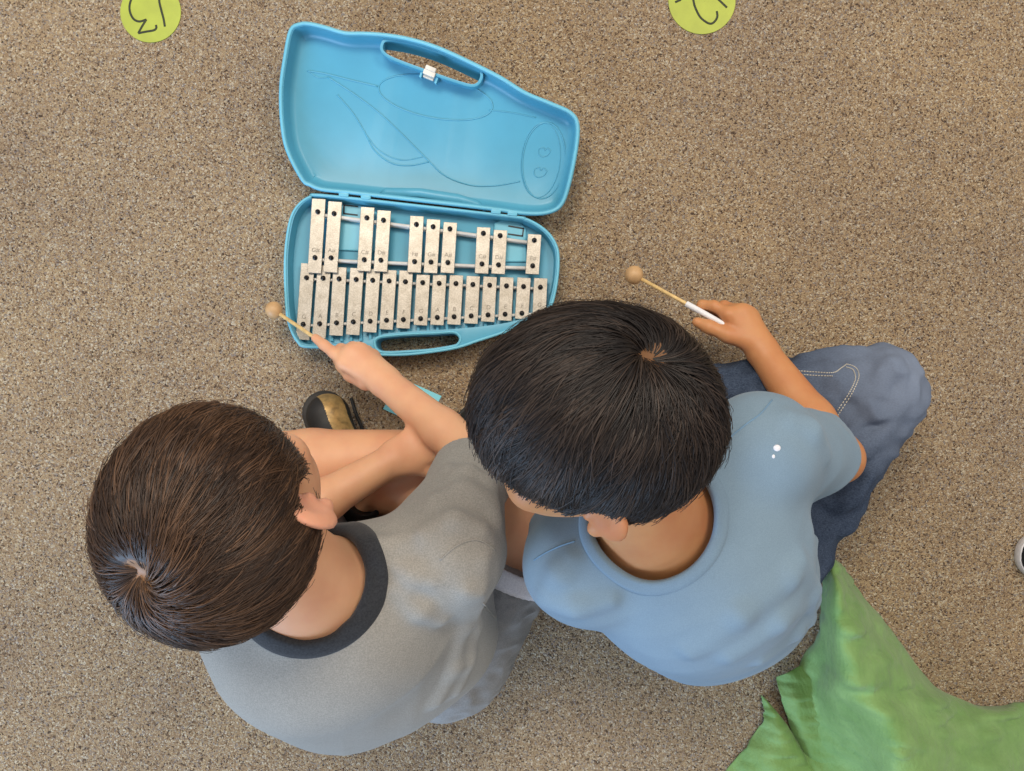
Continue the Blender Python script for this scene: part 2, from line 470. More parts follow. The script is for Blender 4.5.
lid.fill(w3, c0); lid.wall(c0, c1); lid.wall(c1, c2); lid.wall(c2, c3); lid.fill(b, c3)
lido = lid.build('case_lid', M['blue'], root, .0018)
rm = MB(); rm.tube([lid.w(p, 0) for p in offset(lo, .003)], .0026, 8, True); rm.build('lid_rim', M['bluepad'], lido)
def lpx(L, z=D_): return [lid.w(lid.px(u, v, z), z) for u, v in L]
def zl(L): return [(270+x/3.2, 10+y/3.2) for x, y in L]
em = MB()
def eline(L, r=.0011, closed=False): em.tube(spline(lpx(zl(L)), 6, closed), r, 6, closed)
def ering(cx, cy, rx, ry, rot, r=.0011):
    eline([(cx+math.cos(t)*rx*math.cos(rot)-math.sin(t)*ry*math.sin(rot), cy+math.cos(t)*rx*math.sin(rot)+math.sin(t)*ry*math.cos(rot)) for t in [2*PI*i/20 for i in range(20)]], r, True)
ering(876, 482, 68, 122, .1); ering(866, 480, 62, 120, .1, .0008)
ering(530, 280, 185, 66, .18)
eline([(120,195),(180,205),(260,225),(345,245)]); eline([(700,320),(780,330),(850,345)], .0008)
eline([(185,215),(270,270),(350,330),(430,405),(505,480),(560,530),(640,560),(720,562),(800,548)])
eline([(215,272),(265,330),(305,395),(335,450),(390,490),(450,497),(508,485)]); eline([(305,395),(350,450),(420,480),(495,468)], .0008)
eline([(120,195),(155,217),(185,215)], .0008)
def heart(cx, cy, k): eline([(cx-24*k,cy), (cx-20*k,cy-14*k), (cx-4*k,cy-18*k), (cx+2*k,cy-8*k), (cx+12*k,cy-16*k), (cx+24*k,cy-4*k), (cx+12*k,cy+12*k), (cx-6*k,cy+18*k), (cx-20*k,cy+12*k)], .0008, True)
heart(878, 455, .8); heart(865, 520, .85)
em.build('embossed_line', M['blue'], lido)
# shelf ledge by the hinge and end marks
lg = MB(); P = lpx(zl([(352,585),(372,570),(480,572),(600,590),(660,610),(690,632)]), -.006); Q = lpx(zl([(352,600),(372,592),(480,598),(600,618),(660,630),(690,645)]), -.004)
P2 = [p-lid.ez*.016 for p in P]; n = len(P)
lg.add(P+Q+P2, [(i, i+1, n+i+1, n+i) for i in range(n-1)]+[(i+1, i, 2*n+i, 2*n+i+1) for i in range(n-1)]); lg.build('hinge_ledge', M['blue'], lido, solid=.002)
# latch in the lid handle
lt = MB(); c = lid.w(lid.px(429.5, 73.5, -.004), -.003); tx = nrm(lid.ex*.96-lid.ey*.27); ty = np.cross(lid.ez, tx)
lt.obox(c, tx, ty, lid.ez, .0085, .0035, .003); lt.obox(c+ty*.006+lid.ez*.001, tx, ty, lid.ez, .0075, .003, .003); lt.obox(c-ty*.0048-lid.ez*.006, tx, ty, lid.ez, .0075, .0025, .004)
lt.build('latch', M['latch'], lido, bevel=.001, smooth=False)
lk = MB()
for sx in (-1, 1): lk.obox(c+tx*sx*.0112-ty*.004-lid.ez*.012, tx, ty, lid.ez, .0016, .005, .008)
lk.build('latch_bracket', M['bluepad'], lido, bevel=.0006, smooth=False)
for (u, v) in ((344,194.5), (366,197), (496,211.5), (512.5,213.5)):
    hg = MB(); c = W(u, v, ZR+.001); hg.obox(c, hx, hy0, A3(0,0,1), .0065, .0035, .0025); hg.tube([c-hx*.007, c+hx*.007], .003, 8); hg.build('hinge', M['bluepad'], root, bevel=.0006)
# ridges moulded in the well, resonator blocks
ZF = ZR-.022
rb = MB()
for i in range(26):
    u = 303+i*9.6; v1 = 341-(0 if u < 360 else (u-360)*.115); rb.add(*(lambda q: ([W(u-1.3, v1-24, q), W(u+1.3, v1-24, q), W(u+1.3, v1, q), W(u-1.3, v1, q), W(u-1.3, v1-24, ZF), W(u+1.3, v1-24, ZF), W(u+1.3, v1, ZF), W(u-1.3, v1, ZF)], [(0,1,2,3), (0,4,5,1), (1,5,6,2), (2,6,7,3), (3,7,4,0)]))(ZF+.005))
rb.build('moulded_rib', M['blue'], root, smooth=False)
for L in ([(330,205),(352,203),(372,208),(380,216),(380,252),(330,250)], [(494,223),(503,219),(520,222),(526,228),(527,262),(494,262)]):
    p = MB(); n = len(L); T = [W(u, v, ZF+.004) for u, v in L]; Bm = [W(u, v, ZF-.001) for u, v in L]
    p.add(T+Bm, [tuple(range(n))]+[(i, n+i, n+(i+1) % n, (i+1) % n) for i in range(n)]); p.build('raised_pad', M['bluepad'], root, bevel=.002, smooth=False)
for L in ([(357.5,206.5),(344,205),(344,213.5),(357,215)], [(509,226),(523.5,228.5),(522.5,236),(508.5,234)]):
    p = MB(); Z = [W(u, v, ZF+.0045) for u, v in L]
    for i in range(3):
        d = nrm(Z[i+1]-Z[i]); p.obox((Z[i]+Z[i+1])/2, d, A3(-d[1], d[0], 0), A3(0,0,1), np.linalg.norm(Z[i+1]-Z[i])/2+.0009, .0009, .0009)
    p.build('mallet_clip', M['clip'], root, smooth=False)
# bars
def r2(x, y): return (270+x/4.28, 180+y/4.28)
def r3(x, y): return (410+x/4.28, 180+y/4.28)
low_t = [r2(*p) for p in ((157,418),(228,420),(296,423),(369,426),(440,429),(510,432),(580,435),(654,439))]+[r3(*p) for p in ((125,442),(197,443),(269,447),(341,450),(413,453),(486,456),(558,459))]
low_b = [r2(*p) for p in ((143,617),(213,615),(285,611),(357,607),(429,604),(499,600),(571,597),(645,593))]+[r3(*p) for p in ((117,588),(189,585),(262,581),(334,577),(407,574),(479,570),(553,566))]
low_e = [(357,684),(365,677),(373,666),(377,663),(381,652),(385,640),(388,635),(405,622),(406,621),(407,619),(411,615),(414,607),(416,602),(418,595),(420,588)]
up_t = [r2(*p) for p in ((205,136),(275,144),(415,162),(486,172),(627,190))]+[r3(*p) for p in ((99,200),(171,209),(314,228),(386,238),(532,258))]
up_b = [r2(*p) for p in ((193,332),(262,333),(404,341),(475,343),(619,349))]+[r3(*p) for p in ((90,351),(162,353),(308,359),(379,363),(525,367))]
up_e = [(80,398),(92,395),(116,390),(130,392),(154,396),(168,398),(181,398),(202,400),(214,402),(232,403)]
def letter(txt, pos, ax, ay, size, parent):
    cu = bpy.data.curves.new('note_letter', 'FONT'); cu.body = txt; cu.size = size; cu.align_x = 'CENTER'; cu.align_y = 'CENTER'; cu.extrude = .00012
    o = bpy.data.objects.new('tmp', cu); C.objects.link(o); bpy.context.view_layer.update()
    me = bpy.data.meshes.new_from_object(o.evaluated_get(bpy.context.evaluated_depsgraph_get())); bpy.data.objects.remove(o)
    m = Matrix(((ax[0], ay[0], 0, pos[0]), (ax[1], ay[1], 0, pos[1]), (0, 0, 1, pos[2]), (0,0,0,1))); me.transform(m)
    link('note_letter', me, M['stamp'], parent, smooth=False)
def bar(pt, pb, ends, zt, note, group):
    th = .0035; slope = (pt[0]-pb[0])/(pt[1]-pb[1])
    e = [180+y/4.28 for y in ends]
    T = W(pt[0]+(e[0]-pt[1])*slope, e[0], zt); Bt = W(pt[0]+(e[1]-pt[1])*slope, e[1], zt)
    ay = nrm(T-Bt); ax = A3(ay[1], -ay[0], 0); c = (T+Bt)/2; hw = .0097
    m = MB(); m.obox(c-A3(0,0,th/2), ax, ay, A3(0,0,1), hw, np.linalg.norm(T-Bt)/2, th/2)
    o = m.build('tone_bar', M['bar'], root, smooth=False, bevel=.0005)
    for p in (pt, pb):
        q = W(p[0], p[1], zt); k = MB()
        k.tube([q-A3(0,0,.0005), q+A3(0,0,.0016), q+A3(0,0,.0028), q+A3(0,0,.0034)], [.0036,.0036,.0028,.0012], 16)
        k.ball(q+A3(0,0,.0036), .0021, 12, 8); k.build('peg', M['peg'], o)
    q = W(pb[0], pb[1], zt)+ay*.0105; letter(note, q+A3(0,0,.00008), ax, ay, .0085, o)
    return o
for i in range(15): bar(low_t[i], low_b[i], low_e[i], .0365, 'GABCDEF'[i % 7], 'low')
for i in range(10): bar(up_t[i], up_b[i], up_e[i], .0425, ['G#','A#','C#','D#','F#'][i % 5], 'high')
def dn(L, k): return [(u, v+k) for u, v in L]
low_t, low_b, up_t, up_b = dn(low_t, 1.5), dn(low_b, 1.5), dn(up_t, 3), dn(up_b, 2.5)
for L, zt, r in ((low_t, .0365, .0021), (low_b, .0365, .0021), (up_t, .0425, .0026), (up_b, .0425, .0026)):
    p0, p1 = W(*L[0], zt-.006), W(*L[-1], zt-.006); d = nrm(p1-p0)
    m = MB(); m.tube([W(*q, zt-.0058) for q in [L[0]]+L+[L[-1]]][1:-1], r, 8)
    m.tube([p0-d*.008, p0], r, 8); m.tube([p1, p1+d*.006], r, 8)
    ay = np.cross(A3(0,0,1), d); c = (p0+p1)/2; hh = (zt-.008-ZF)/2
    m.obox(A3(c[0], c[1], ZF+hh), d, ay, A3(0,0,1), np.linalg.norm(p1-p0)/2+.006, .002, hh)
    m.build('rail', M['rail'], root)

# ================================================================ mallets
def mallet(b, s0, s1, r, zs, label, tape=None):
    pb = W(b[0], b[1], zs[0]); p1 = W(s1[0], s1[1], zs[1])
    o = bpy.data.objects.new('mallet', None); C.objects.link(o); o.location = pb; o['_w'] = tuple(float(x) for x in pb)
    tag(o, label, 'mallet', 'wooden glockenspiel mallets')
    m = MB(); m.ball(pb, r, 32, 20); m.build('ball_head', M['wood'], o)
    d = nrm(p1-pb); m = MB(); m.tube([pb+d*r*.8, p1], .0026, 12); m.build('stick', M['dowel'], o)
    if tape:
        t0 = W(tape[0], tape[1], 0); L = np.linalg.norm(p1-pb)
        k = (tape[0]-b[0])/(s1[0]-b[0]); q = pb+(p1-pb)*k
        m = MB(); m.tube([q, q+d*.001, q+(p1-q)*.5, p1-d*.002, p1], [.0034,.0042,.0041,.0036,.003], 14); m.build('grip_tape', M['tape'], o)
    return pb, p1
mallet((274,310), None, (356,366), .0122, (.055, .092), 'wooden mallet held by the boy in the grey shirt, its ball over the case corner')
mallet((634,275), None, (725,325), .0130, (.075, .119), 'wooden mallet with white taped grip held by the boy in the blue shirt', (687,304))

# ================================================================ cyan card under the arm
m = MB(); q = [W(u, v, .0022) for u, v in ((400.5,378),(441.5,396),(425,428),(383,409))]; n = 4
m.add(q+[p-A3(0,0,.0017) for p in q], [(0,1,2,3), (7,6,5,4)]+[(i, 4+i, 4+(i+1) % 4, (i+1) % 4) for i in range(4)])
tag(m.build('paper_card', M['cyan'], origin=q[0]*A3(1,1,0), smooth=False), 'small cyan paper card lying on the carpet below the case handle', 'card')

# ================================================================ green cloth heap
def cloth():
    rows = [
     [(824,566,.02),(826,562,.07),(831,560,.10),(837,561,.09),(842,566,.03),(843,568,.004)],
     [(823,595,.01),(826,592,.09),(836,588,.14),(848,588,.12),(858,592,.05),(861,595,.004)],
     [(821,625,.01),(824,622,.09),(838,615,.15),(862,615,.13),(882,622,.06),(888,626,.004)],
     [(798,668,.006),(822,664,.05),(842,655,.15),(872,652,.14),(906,658,.06),(914,662,.004)],
     [(782,690,.006),(815,695,.03),(842,690,.13),(880,688,.15),(925,686,.07),(940,690,.004)],
     [(788,718,.006),(818,722,.03),(846,720,.10),(890,718,.16),(955,704,.07),(985,708,.006)],
     [(796,745,.006),(825,750,.03),(855,750,.08),(900,745,.17),(970,728,.09),(1045,702,.006)],
     [(805,790,.006),(835,790,.04),(870,790,.08),(910,790,.17),(980,765,.11),(1080,725,.006)],
     [(815,860,.006),(850,860,.05),(890,860,.09),(940,860,.15),(1010,830,.10),(1120,780,.006)]]
    W3 = [[W(*p) for p in r] for r in rows]
    R = [spline(r, 12) for r in W3]; cols = list(zip(*R)); G = [spline(c, 10) for c in cols]
    nu, nv = len(G), len(G[0]); V = np.array([p for c in G for p in c])
    nn = vnoise(V*A3(28, 28, 10), 3)-.5; n2 = vnoise(V*A3(75, 45, 20), 5)-.5; n3 = np.abs(vnoise(V*A3(18, 60, 10)+V[:,[1,0,2]]*A3(25,0,0), 9)-.5)
    V[:,2] = np.maximum(V[:,2]+nn*.016+n2*.009+n3*.036-.008, .0035)
    m = MB(); m.add(V, [(i*nv+j, (i+1)*nv+j, (i+1)*nv+j+1, i*nv+j+1) for i in range(nu-1) for j in range(nv-1)])
    # low ruffled flap at the left, part of the same sheet
    fr = [[(777,677,.012),(786,672,.02),(800,667,.016),(812,664,.01)],[(779,690,.02),(792,690,.028),(806,688,.026),(822,686,.02)],[(786,712,.016),(798,714,.03),(812,716,.03),(828,716,.03)],[(793,733,.008),(804,738,.024),(820,742,.03),(838,744,.04)],[(806,760,.008),(815,768,.02),(832,772,.03),(850,775,.05)]]
    f2 = [[(761,695,.004),(763,697,.008),(766,700,.008),(768,703,.004)],[(764,712,.006),(775,716,.018),(784,722,.014),(790,730,.006)],[(760,726,.006),(780,737,.03),(797,748,.022),(806,757,.01)],[(742,752,.006),(775,762,.034),(806,772,.03),(826,778,.02)],[(722,776,.004),(765,790,.03),(810,800,.03),(850,800,.03)],[(700,810,.004),(760,830,.03),(815,840,.03),(870,840,.03)]]
    for q, sd in ((fr, 11), (f2, 13)):
        R = [spline([W(*p) for p in r], 10) for r in q]; cols = list(zip(*R)); G = [spline(c, 10) for c in cols]; nu, nv = len(G), len(G[0])
        V = np.array([p for c in G for p in c]); r = vnoise(V*A3(40, 150, 20), sd)-.5
        V[:,2] = np.maximum(V[:,2]+r*.012, .0035)
        m.add(V, [(i*nv+j, (i+1)*nv+j, (i+1)*nv+j+1, i*nv+j+1) for i in range(nu-1) for j in range(nv-1)])
    o = m.build('green_cloth', M['green'], origin=W(880, 700, 0), solid=.0016)
    tag(o, 'crumpled green fabric sheet heaped on the carpet behind the boy in blue', 'cloth')
cloth()

# ================================================================ sneaker at the right edge
def edge_shoe():
    c = W(1081, 561, 0); ax = nrm(A3(-1, .14, 0)); ay = A3(-ax[1], ax[0], 0)
    def prof(k):   # toe = +1
        out = []
        for i in range(40):
            t = 2*PI*i/40; x = math.copysign(abs(math.cos(t))**.8, math.cos(t))*.102; w = .045 if x > 0 else .038; x2 = x
            y = math.copysign(abs(math.sin(t))**.8, math.sin(t))*w*k; out.append((x2*(k*.3+.7), y))
        return out
    o = bpy.data.objects.new('sneaker', None); C.objects.link(o); o.location = c; o['_w'] = tuple(float(x) for x in c)
    tag(o, 'black sneaker with white rubber sole, cut off by the right edge of the photo', 'shoe')
    def ring(k, z): return [c+ax*x+ay*y+A3(0,0,z) for x, y in prof(k)]
    def stack(levels, nm, mat, parent):
        m = MB(); V = []; n = 40
        for k, z in levels: V += ring(k, z)
        F = [(i*n+j, i*n+(j+1) % n, (i+1)*n+(j+1) % n, (i+1)*n+j) for i in range(len(levels)-1) for j in range(n)]
        F += [tuple(range(n))[::-1], tuple((len(levels)-1)*n+j for j in range(n))]; m.add(V, F); return m.build(nm, mat, parent, sharp=.9)
    stack([(.96,.001),(1.,.003),(1.,.012),(.985,.0155),(.93,.016),(.91,.012)], 'sole', M['white_rubber'], o)
    m = MB(); n = 40; V = []
    for k, z, sh in ((.94,.010,0),(.93,.022,0),(.82,.036,-.002),(.66,.047,-.010),(.54,.055,-.020),(.50,.060,-.026)):
        V += [p+ax*sh for p in ring(k, z)]
    F = [(i*n+j, i*n+(j+1) % n, (i+1)*n+(j+1) % n, (i+1)*n+j) for i in range(5) for j in range(n)]+[tuple(5*n+j for j in range(n))]
    m.add(V, F); m.build('upper', M['black_canvas'], o)
    l = MB()
    for i in range(4):
        x = .035-.016*i; z = .044+.005*i; l.tube(spline([c+ax*x+ay*(-.018)+A3(0,0,z-.008), c+ax*(x+.003)+A3(0,0,z+.002), c+ax*x+ay*.018+A3(0,0,z-.008)], 6), .0022, 8)
    l.build('laces', M['white_rubber'], o)
edge_shoe()
# ================================================================ people
M['skin_fair'] = skin('fair_skin', (222,170,130), (214,156,120))
M['skin_tan'] = skin('tan_skin', (196,138,90), (186,122,78))
M['ear_fair'] = skin('ear_fair', (224,164,132), (216,148,120)); M['ear_tan'] = skin('ear_tan', (198,132,86), (190,116,76)); M['lip_fair'] = simple('lip_fair', (196,118,108), .4); M['lip_tan'] = simple('lip_tan', (160,92,78), .4)
M['eye_white'] = simple('eye_white', (232,228,224), .2, var=.01); M['iris'] = simple('iris_brown', (40,24,16), .15)
M['grey_tee'] = fabric('grey_heather_jersey', (138,136,130), (160,157,150), 700, (1,1,1))
M['rib'] = fabric('charcoal_rib', (44,46,50), (58,60,64), 500)
M['blue_tee'] = fabric('light_blue_jersey', (116,138,154), (128,150,166), 1100, bump=.2)
M['shorts'] = fabric('grey_shorts_fabric', (130,130,130), (150,149,147), 600)
M['white_rib'] = fabric('white_ribbed_fabric', (216,216,222), (236,236,240), 500)
def denim_mat():
    t = MT('blue_denim', (70,86,112), .9, 0, .15)
    a = t.ramp(t.noise(420, 3, .65, (1,2.2,1)), [(.3, (40,50,68)), (.7, (82,95,114))])
    w = t.ramp(t.noise(16, 4, .6), [(.3, (205,208,214)), (.7, (255,255,255))])
    c = t.mix(1., a, w, 'MULTIPLY')
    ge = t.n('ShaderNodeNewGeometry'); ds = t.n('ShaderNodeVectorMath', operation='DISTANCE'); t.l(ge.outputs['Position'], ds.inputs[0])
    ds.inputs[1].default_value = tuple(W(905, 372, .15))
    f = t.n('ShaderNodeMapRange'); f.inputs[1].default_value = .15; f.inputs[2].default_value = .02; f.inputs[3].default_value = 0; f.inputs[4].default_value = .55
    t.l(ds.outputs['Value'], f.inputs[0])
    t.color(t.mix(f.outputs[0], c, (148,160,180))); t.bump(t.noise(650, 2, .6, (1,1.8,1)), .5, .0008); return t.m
M['denim'] = denim_mat()
M['thread'] = simple('pale_thread', (188,182,168), .8); M['tee_thread'] = simple('blue_thread', (106,138,164), .85)
M['shoe_black'] = simple('shoe_black', (26,25,24), .6, bump=.3); M['shoe_sole'] = simple('shoe_sole_grey', (52,50,48), .75, bump=.2)
M['shoe_gold'] = simple('shoe_gold_leather', (158,130,82), .38, .35, var=.2, nscale=90)
def hair_mat(name, c0, c1, c2, c3, rough):
    t = MT(name, c1, rough, 0, .26)
    at = t.n('ShaderNodeAttribute'); at.attribute_name = 'shade'
    t.color(t.ramp(at.outputs['Fac'], [(0, c0), (.42, c1), (.84, c2), (.96, c2), (1, c3)])); return t.m
M['hair_brown'] = hair_mat('dark_brown_hair', (32,24,19), (54,39,29), (98,72,52), (150,112,80), .46)
M['hair_black'] = hair_mat('near_black_hair', (17,14,13), (30,24,21), (62,50,42), (112,80,54), .46)

def hand(vol, w, d, n, s, curls, thumb, sc=1., spread=.02, lens=None, r0=.0072):
    d = nrm(d); n = nrm(n - d*np.dot(n, d)); s = nrm(s - d*np.dot(s, d) - n*np.dot(s, n))
    offs = [.0215, .0075, -.0065, -.0195]; Lp = [.056, .058, .055, .049]; L = lens or [.050, .056, .052, .041]
    tips = []
    for i in range(4):
        o = offs[i]*sc; kn = w+d*Lp[i]*sc+s*o-n*(.002+.0016*abs(i-1.2)**1.3)*sc
        vol.cap(w+s*o*.55+d*.004, kn, .0118*sc, .0102*sc, .012, (n, 1.12))
        vol.ell(kn+n*.002*sc, A3(.0092,.0092,.0092)*sc, k=.006)
        a = 0; p = kn; rr = r0*sc*(1.0 if i < 3 else .88)
        for j, fr in enumerate((.46, .30, .24)):
            a += math.radians(curls[i][j]); q = p+(d*math.cos(a)-n*math.sin(a)+s*spread*(1.5-i)*(1 if j == 0 else .4))*L[i]*sc*fr
            vol.cap(p, q, rr*(1.06-.1*j), rr*(.98-.1*j), .0035 if j else .006); p = q
        tips.append(p)
    P = [w+d*.012*sc+s*.016*sc-n*.004*sc]
    for v in thumb: P.append(P[-1]+(d*v[0]+s*v[1]+n*v[2])*sc)
    vol.chain(P, [.0125*sc, .0098*sc, .0080*sc, .0066*sc][:len(P)], .007)
    return tips, P

def hand_abs(vol, w, kn, fg, th, r0=.0078, pr=.0105):
    for i in range(4):
        a = w+(kn[i]-w)*.12+(kn[i]-kn[1])*.18
        vol.cap(a, kn[i], .0135, pr-.0006*i, .012); vol.ell(kn[i]+A3(0,0,.0012), A3(.0095,.0095,.0095), k=.005)
        P = [kn[i]]+fg[i]; rr = [r0*1.06, r0*1.0, r0*.93, r0*.80]
        for j in range(len(P)-1): vol.cap(P[j], P[j+1], rr[j], rr[j+1], .0035 if j else .006)
    vol.cap(w, (kn[1]+kn[2])/2, .014, .012, .012)
    vol.chain(th, [.0135, .0102, .0086, .0070][:len(th)], .007)
def head(vol, c, R, F, U, nb, neck_r=.045):
    P = lambda r, f, u: c+R*r+F*f+U*u
    ax = np.array([R, F, U])
    vol.ell(P(0,-.006,.008), (.070,.086,.074), ax, .01)
    vol.ell(P(0,.022,-.042), (.056,.060,.060), ax, .02)
    vol.ell(P(0,.046,-.080), (.034,.034,.025), ax, .02)
    for q in (-1, 1):
        vol.ell(P(q*.033,.052,-.045), (.024,.022,.024), ax, .015)
        vol.cap(P(q*.014,.080,-.006), P(q*.040,.068,-.006), .006, .005, .01)
        vol.ell(P(q*.030,.090,-.020), (.014,.009,.009), ax, .008, 's')
        vol.ell(P(q*.030,.0705,-.020), (.0115,.0115,.0115), ax, .001)
        vol.cap(P(q*.018,.079,-.017), P(q*.041,.073,-.017), .0035, .0035, .004)
        e2 = nrm(-F*.78+R*q*.50); e3 = np.cross(U, e2); ec = P(q*.080,-.012,-.020)
        vol.ell(ec, (.031,.021,.0065), np.array([nrm(U-F*.12), e2, e3]), .004)
        vol.ell(ec+R*q*.006+F*.006, (.017,.009,.0045), np.array([nrm(U-F*.12), e2, e3]), .004, 's')
        vol.ell(P(q*.075,-.004,-.047), (.006,.0075,.009), ax, .004)
        vol.ell(P(q*.075,.002,-.028), (.004,.005,.006), ax, .003)
        vol.ell(P(q*.009,.088,-.049), (.006,.007,.0055), ax, .004)
    vol.chain([P(0,.078,-.016), P(0,.092,-.046)], [.006,.0088], .008)
    vol.ell(P(0,.0805,-.066), (.018,.007,.0042), ax, .003)
    vol.ell(P(0,.0795,-.0735), (.015,.007,.0048), ax, .003)
    vol.chain([P(0,-.022,-.045), nb+(P(0,-.02,-.06)-nb)*.4, nb], [neck_r, neck_r*.97, neck_r*1.1], .02)
    return P
def face_mats(V, F4, c, R, F, U):
    ce = V[F4].mean(1)-c; r, f, u = ce@R, ce@F, ce@U
    mi = np.zeros(len(F4), np.int32)
    mi[(abs(r) < .019) & (f > .072) & (abs(u+.0695) < .008)] = 1
    for q in (-1, 1):
        d = np.sqrt((r-q*.030)**2+(u+.0215)**2)
        mi[(d < .0105) & (f > .072) & (u < -.0175) & (u > -.027)] = 2
        mi[(d < .0048) & (f > .072)] = 3
    mi[(np.abs(r) > .0745) & (np.abs(u+.022) < .036) & (f < .012)] = 4
    return mi
def as_object(name, vol, mats, parent=None, origin=None, smooth=1, mi=None, hole=None):
    V, F = vol.mesh(name, smooth); me = mesh_np(name, V, F)
    ob = link(name, me, mats, parent, origin if origin is not None else (0,0,0))
    if mi is not None: me.polygons.foreach_set('material_index', mi(V, F)); me.update()
    return ob

def hair(name, parent, mat, c, R, F, U, rad, off, plane, whorl, seed, N, length, tilt=(0,0), swirl=.35, base_shade=.25, side=(0,0)):
    """one hair mesh: a soft base volume with thousands of locks running out from the whorl"""
    rng = np.random.default_rng(seed); ax = np.array([R, F, U]); rad = np.array(rad); cc = c+off[0]*R+off[1]*F+off[2]*U
    vol = Vol(cc-.15, cc+.15, .0035)
    vol.ell(cc, rad*.955, ax, 0)
    pn, ps = plane                       # hairline: keep u > pn + ps*f (+ side notch)
    sl, sr_ = side; keep = lambda r, f, u: u-(pn+ps*f+sl*np.maximum(-r, 0)+sr_*np.maximum(r, 0))
    n = nrm(-U+ps*F); p = c+U*pn
    vol.half(p, n, cc-.15, cc+.15, .02)
    if sl: vol.half(p, nrm(-U+ps*F-sl*R), cc-.15, cc+.15, .02)
    if sr_: vol.half(p, nrm(-U+ps*F+sr_*R), cc-.15, cc+.15, .02)
    for q in (-1, 1): vol.ell(c+R*q*.094+F*.0+U*-.026, (.028,.030,.040), ax, .010, 's')
    w = nrm(whorl); wp = cc+ax.T@(w*rad)
    vol.ell(wp, (.012,.012,.012), None, .02, 's')
    vol.disp(lambda P: (vnoise(P*70, seed)-.5)*.006)
    V, Fq = vol.mesh(name, 1)
    # strands
    q = rng.normal(size=(N*3, 3)); q /= np.linalg.norm(q, axis=1)[:,None]
    loc = q*rad+np.array(off); kp = keep(loc[:,0], loc[:,1], loc[:,2])
    notch = ((abs(loc[:,0])-.094)/.028)**2+((loc[:,1])/.030)**2+((loc[:,2]+.026)/.040)**2
    ang = np.arccos(np.clip(q@w, -1, 1)); ok = (kp > .004) & (notch > 1) & (ang > .05)
    q = q[ok][:N]; ang = ang[ok][:N]; n_ = len(q); K = 9
    Ln = length*(.65+.7*rng.random(n_)); cl = vnoise(q*7+seed, seed+1); cl2 = vnoise(q*20+seed, seed+2)
    liftn = (cl-.5)*.07+(cl2-.5)*.07+rng.normal(size=n_)*.012+np.where(rng.random(n_) < .05, rng.random(n_)*.06, 0)
    bend = (vnoise(q*5+3*seed, seed+3)-.5)*1.1+(cl2-.5)*1.0+rng.normal(size=n_)*.2
    pts = np.zeros((n_, K, 3)); cur = q.copy(); wid = np.zeros((n_, K, 3)); out = np.zeros((n_, K, 3))
    step = Ln/(K-1)
    for k in range(K):
        t = k/(K-1)
        rho = .925+.075*min(1, t*2.2)+liftn*t+(.012 if 0 < k < K-1 else 0)
        a = np.arccos(np.clip(cur@w, -1, 1)); near = np.clip(1-a/.45, 0, 1); rho = rho-.07*near*(1-t)
        pts[:,k] = cur*rad*rho[:,None]; out[:,k] = cur/rad; out[:,k] /= np.linalg.norm(out[:,k], axis=1)[:,None]
        rdir = cur*(cur@w)[:,None]-w; rdir /= np.linalg.norm(rdir, axis=1)[:,None]+1e-9
        sdir = np.cross(cur, rdir); b = (swirl*np.exp(-a*1.6)+bend*(.4+.6*t))[:,None]
        tx = np.array([tilt[0], tilt[1], 0.])-cur*(cur@np.array([tilt[0], tilt[1], 0.]))[:,None]
        dr = rdir+sdir*b+tx; dr /= np.linalg.norm(dr, axis=1)[:,None]
        wid[:,k] = np.cross(dr, out[:,k])
        cur = cur+dr*step[:,None]; cur /= np.linalg.norm(cur, axis=1)[:,None]
    # tips below the hairline stop: keep short overhang
    wmul = np.array([.75, 1, 1, 1, .95, .85, .7, .5, .12]); hw = .00046*(.7+.6*rng.random(n_))
    a_ = pts-wid*(hw[:,None]*wmul)[:,:,None]; b_ = pts+out*.00035; c_ = pts+wid*(hw[:,None]*wmul)[:,:,None]
    S = np.stack([a_, b_, c_], 2)        # n,K,3,3
    over = keep(pts[:,:,0]+off[0], pts[:,:,1]+off[1], pts[:,:,2]+off[2])
    S = cc+S@ax
    base = len(V); id_ = base+np.arange(n_*K*3).reshape(n_, K, 3)
    qa = np.stack([id_[:,:-1,:-1], id_[:,1:,:-1], id_[:,1:,1:], id_[:,:-1,1:]], -1)   # n,K-1,2,4
    lim = -.012-.016*rng.random(n_); good = (over[:,1:] > lim[:,None])
    pw = pts+np.array(off); nt = ((np.abs(pw[:,:,0])-.097)/.026)**2+(pw[:,:,1]/.026)**2+((pw[:,:,2]+.030)/.034)**2
    good &= nt[:,1:] > .85
    good = np.cumprod(good, axis=1).astype(bool)
    qf = qa[good].reshape(-1, 4)
    VV = np.concatenate([V, S.reshape(-1, 3)]); FF = np.concatenate([Fq, qf])
    wd = np.linalg.norm(V-wp, axis=1); sh = np.concatenate([np.where(wd < .017, 1., base_shade), np.repeat(np.clip(.40+(cl-.5)*.5+(cl2-.5)*.35+rng.normal(size=n_)*.16, 0, .93)[:,None], K*3, 1).ravel()])
    me = mesh_np(name, VV, FF)
    at = me.attributes.new('shade', 'FLOAT', 'POINT')
    if len(me.vertices) == len(sh): at.data.foreach_set('value', sh.astype(np.float32))
    return link(name, me, mat, parent)

